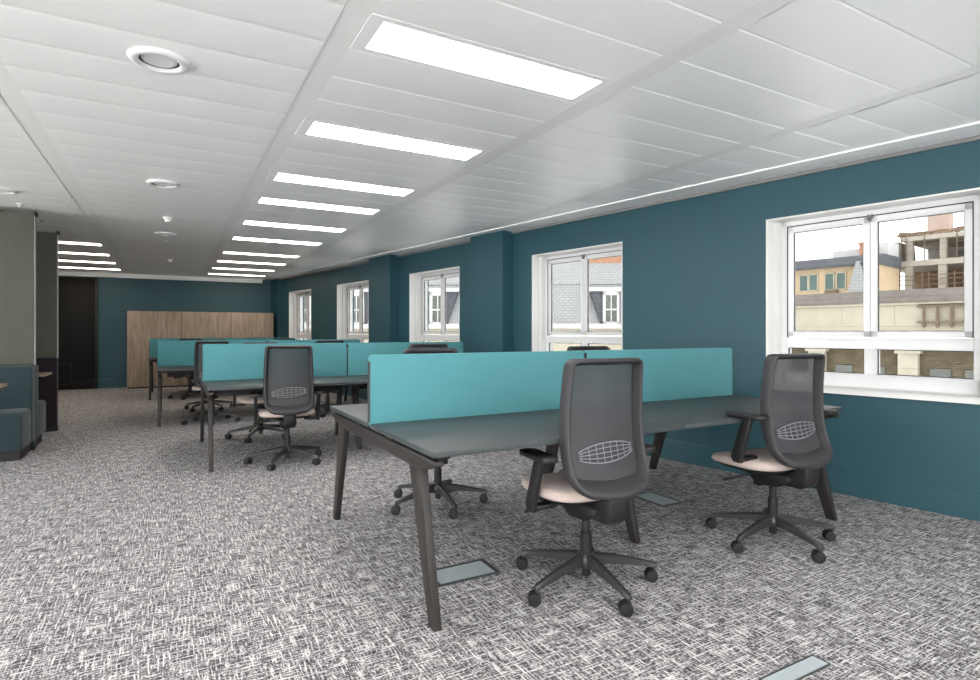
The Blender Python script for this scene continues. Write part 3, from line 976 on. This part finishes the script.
# street parapet opposite, 18 m out, parallel to the window wall (x = -s so that it faces us)
ang = math.atan2(WD.y, WD.x)
def wall_frame(o, s=0.0):
    p = WALLM @ Vector((s, o, 0))
    return Matrix.Translation(p) @ Matrix.Rotation(ang, 4, 'Z')      # local x along wall, local y = toward room (+), outward is -y
t = place('parapet_building', 'cream stone building with dark cornice and balustrade, seen through the nearest window', 'building', wall_frame(18))
def B(x0, x1, z0, z1, o0=0.0, o1=0.5):   # o measured outward from the face
    return (x0, -o1, z0), (x1, -o0, z1)
bm = bm_new(); box(bm, *B(-1, 13.0, 1.0, 2.20, 0, 0.5)); obj('parapet_wall', bm, 'cream_stone', t, 0)
bm = bm_new()
prism(bm, [(0.12, 2.18), (0.12, 2.26), (-0.6, 2.66), (-0.9, 2.66), (-0.9, 2.18)], -1, 13.0, 'x'); obj('slate_coping', bm, 'parapet_stone', t, 0)
bm = bm_new(); box(bm, *B(-1, 13.0, 2.12, 2.19, -0.10, 0.4)); box(bm, *B(-1, 13, 0.66, 1.02, -0.22, 0.5)); obj('cornice', bm, 'cream_stone', t, 0)
bm = bm_new(); box(bm, *B(-1, 13.0, -4.0, 0.68, 0.12, 0.6)); obj('lower_wall', bm, 'brick_brown', t, 0)
for s in (4.92, 7.75, 10.6, 2.1):
    bm = bm_new(); box(bm, *B(s - .0, s + .56, -4, 0.55, -0.10, 0.5)); box(bm, *B(s - .08, s + .64, 0.50, 0.665, -0.16, 0.5)); obj('pilaster', bm, 'cream_stone', t, 0)
for s in (5.9, 6.9, 3.2, 4.1, 8.8):
    bm = bm_new(); box(bm, *B(s, s + .55, -1.2, 0.02, 0.08, 0.3)); obj('window', bm, 'pane_grey', t, 0)
# balustrade pattern standing on the wall face
bm = bm_new()
for z in (2.02, 1.50):
    box(bm, *B(2.4, 4.95, z, z + .05, -0.16, -0.02))
for k in range(7):
    s = 2.6 + k * 0.36
    lathe(bm, [(0.035, 1.35), (0.06, 1.45), (0.03, 1.6), (0.05, 1.8), (0.03, 1.95), (0.05, 2.02)], 10, c=(s, 0.10, 0))
obj('balustrade', bm, 'rust', t, 40)

# beige mansard building, 32 m out
t = place('beige_building', 'beige building with green windows and grey roof, seen in the largest window', 'building', wall_frame(32))
bm = bm_new(); box(bm, *B(10.4, 22, -4, 5.05, 0, 3.7)); obj('facade', bm, 'beige_render', t, 0)
bm = bm_new(); prism(bm, [(0.25, 4.98), (0.25, 5.08), (-0.6, 5.62), (-3.7, 5.62), (-3.7, 4.98)], 10.3, 22, 'x'); obj('roof', bm, 'slate_dark', t, 0)
for s in (12.0, 12.62, 13.5, 14.05, 15.4, 16.0, 17.4, 18.0):
    bm = bm_new(); box(bm, *B(s, s + .42, 3.72, 4.62, -0.03, 0.02)); f = obj('window', bm, 'green_glass', t, 0)
    bm = bm_new()
    for a in ((s - .06, s, 3.66, 4.68), (s + .42, s + .48, 3.66, 4.68), (s - .06, s + .48, 4.62, 4.68), (s - .06, s + .48, 3.66, 3.72)):
        box(bm, *B(a[0], a[1], a[2], a[3], -0.07, 0.0))
    obj('window_surround', bm, 'cream_stone', f, 0)
bm = bm_new(); prism(bm, [(10.75, 3.5), (11.72, 3.5), (11.30, 5.2), (11.18, 5.2)], 0.02, 0.45, 'y'); obj('gable', bm, 'slate', t, 0)
bm = bm_new(); box(bm, *B(12.35, 13.0, 3.42, 3.66, -0.3, 0)); obj('window_box', bm, 'rust', t, 0)
bm = bm_new(); box(bm, *B(11.25, 11.62, 5.4, 6.4, 1.0, 1.6)); box(bm, *B(11.2, 11.67, 6.3, 6.42, .95, 1.65)); obj('chimney', bm, 'orange_brick', t, 0)
bm = bm_new(); box(bm, *B(11.7, 13.3, 5.55, 6.15, 1.7, 3.6)); box(bm, *B(10.4, 11.3, 5.5, 6.4, 1.7, 3.6)); obj('roof_enclosure', bm, 'white_sheet', t, 0)

# concrete frame under construction, 36 m out
t = place('construction_frame', 'unfinished concrete building frame, seen in the right pane of the nearest window', 'building', wall_frame(36))
for z0, z1 in ((6.60, 6.85), (5.10, 5.42), (3.3, 3.6)):
    bm = bm_new(); box(bm, *B(1.0, 11.4 if z0 < 6 else 10.4, z0, z1, 0, 6)); obj('floor_slab', bm, 'concrete', t, 0)
for s in (9.85, 8.25, 6.6, 4.8, 3.0):
    bm = bm_new(); box(bm, *B(s, s + .30, 5.42, 6.60, 0.1, 0.45)); box(bm, *B(s, s + .38, 3.6, 5.10, 0.1, 0.5)); obj('column', bm, 'concrete', t, 0)
bm = bm_new(); box(bm, *B(10.7, 11.1, 3.6, 5.1, 0.6, 1.0)); obj('column', bm, 'concrete_brown', t, 0)
bm = bm_new(); box(bm, *B(1.0, 11.3, 3.6, 5.1, 4.5, 4.7)); obj('back_wall', bm, 'concrete_brown', t, 0)
bm = bm_new(); box(bm, *B(1.0, 10.3, 5.42, 6.6, 5.0, 5.2)); obj('back_wall', bm, 'grey_render', t, 0)
bm = bm_new()
for z in (3.95, 4.25, 4.5):
    box(bm, *B(1.0, 11.4, z, z + .04, -0.1, -0.04))
for s in (2, 3.6, 5.2, 7.4, 7.8, 9.0, 9.3, 10.5, 11.2): box(bm, *B(s, s + .05, 3.6, 4.7, -0.12, -0.06))
for z in (5.9, 6.3): box(bm, *B(1.0, 10.4, z, z + .025, -0.1, -0.05))
for s in (7.7, 9.2, 10.1, 10.35): box(bm, *B(s, s + .04, 5.4, 6.8, -0.12, -0.06))
obj('scaffolding', bm, 'rust', t, 0)
bm = bm_new()
rr = random.Random(3)
for k in range(60):
    s = rr.uniform(6.5, 10.6); w = rr.uniform(.1, .5); z = 6.85 + rr.uniform(0, .25)
    box(bm, *B(s, s + w, z, z + rr.uniform(.02, .10), 0.2, 0.5))
obj('roof_debris', bm, 'concrete_brown', t, 0)
bm = bm_new(); box(bm, *B(8.75, 9.85, 6.85, 8.6, 3, 4)); obj('lift_core', bm, 'pink_render', t, 0)
bm = bm_new(); prism(bm, [(10.4, 5.2), (11.4, 5.2), (11.0, 6.6), (10.5, 6.6)], 0.1, -3, 'y'); obj('gable_wall', bm, 'grey_render', t, 0)

# slate mansard facing the viewpoint, 36 m away, seen through the farther windows
NM = Vector((.5345, .8465, 0)).normalized(); TM = Vector((NM.y, -NM.x, 0))
C = NM * 36
MM = Matrix(((TM.x, NM.x, 0, C.x), (TM.y, NM.y, 0, C.y), (0, 0, 1, 0), (0, 0, 0, 1)))  # (u, away, z)
t = place('mansard_building', 'long building with pale slate mansard roof and dormers, seen through the farther windows', 'building', MM)
bm = bm_new(); box(bm, (-22, 0, -6), (9.5, 6, 1.45)); obj('facade', bm, 'cream_stone', t, 0)
bm = bm_new(); box(bm, (-22, -0.35, 1.42), (9.5, 0.2, 1.72), bev=.05); box(bm, (-22, -0.15, 0.9), (9.5, 0.1, 1.0)); obj('gutter', bm, 'white_sheet', t, 0)
bm = bm_new(); prism(bm, [(0.15, 1.70), (1.1, 4.25), (6, 4.25), (6, 1.70)], -22, 9.5, 'x'); obj('lower_roof', bm, 'slate', t, 0)
bm = bm_new(); prism(bm, [(1.05, 4.25), (1.05, 4.36), (3.6, 6.4), (6, 6.4), (6, 4.25)], -22, 9.5, 'x'); obj('upper_roof', bm, 'slate', t, 0)
bm = bm_new(); box(bm, (4.2, 2.9, 5.7), (9.0, 4.2, 6.45)); obj('chimney_stack', bm, 'orange_brick', t, 0)
def dormer(u, left=True):
    bm = bm_new()
    P = [(u - .75, 3.75), (u + 1.0, 3.75), (u + 1.0, 1.65), (u - .12, 1.65)] if left else [(u, 3.75), (u + 1.75, 3.75), (u + 1.12, 1.65), (u, 1.65)]
    prism(bm, P, 0.1, 2.0, 'y'); d = obj('dormer', bm, 'slate_dark', t, 0)
    bm = bm_new(); box(bm, (u - (.95 if left else .2), -0.1, 3.75), (u + (1.25 if left else 1.95), 2.6, 3.98), bev=.03); obj('dormer_roof', bm, 'white_sheet', d, 0)
    bm = bm_new()
    for a in ((0, .17, 1.7, 3.75), (.86, 1.0, 1.7, 3.75), (0, 1, 3.5, 3.75), (0, 1, 1.65, 1.85), (.48, .54, 1.8, 3.5), (.1, .9, 2.56, 2.66)):
        box(bm, (u + a[0], 0.0, a[2]), (u + a[1], 0.12, a[3]))
    obj('dormer_frame', bm, 'white_sheet', d, 0)
    bm = bm_new(); box(bm, (u + .12, 0.05, 1.8), (u + .9, 0.11, 3.55)); obj('dormer_glass', bm, 'pane_grey', d, 0)
for u in (5.14, 8.2): dormer(u)
for u in (-5.7, -10.9, -14.3): dormer(u, False)


# ------------------------------------------------------------------ light, world, camera
w = bpy.data.worlds.new('world'); S.world = w; w.use_nodes = True
nt = w.node_tree; nt.nodes.clear()
out = nt.nodes.new('ShaderNodeOutputWorld'); bg = nt.nodes.new('ShaderNodeBackground')
bg.inputs['Color'].default_value = (1.0, 0.99, 0.97, 1); bg.inputs['Strength'].default_value = 6.0
nt.links.new(bg.outputs[0], out.inputs['Surface'])

cam = bpy.data.cameras.new('camera'); co = bpy.data.objects.new('camera', cam); COL.objects.link(co)
co.location = (0, 0, 1.21); co.rotation_euler = (R(90), 0, R(-29.27))
cam.sensor_width = 36; cam.lens = 574.5 / 980 * 36; cam.shift_y = -8 / 980; cam.clip_start = 0.05; cam.clip_end = 300
S.camera = co
S.view_settings.view_transform = 'Standard'
S.view_settings.look = 'None'
S.view_settings.gamma = 1.0
S.view_settings.use_curve_mapping = False
S.view_settings.exposure = 0.48
S.cycles.use_denoising = True
S.cycles.max_bounces = 10
S.cycles.diffuse_bounces = 6
S.cycles.transparent_max_bounces = 16
S.cycles.sample_clamp_indirect = 6.0
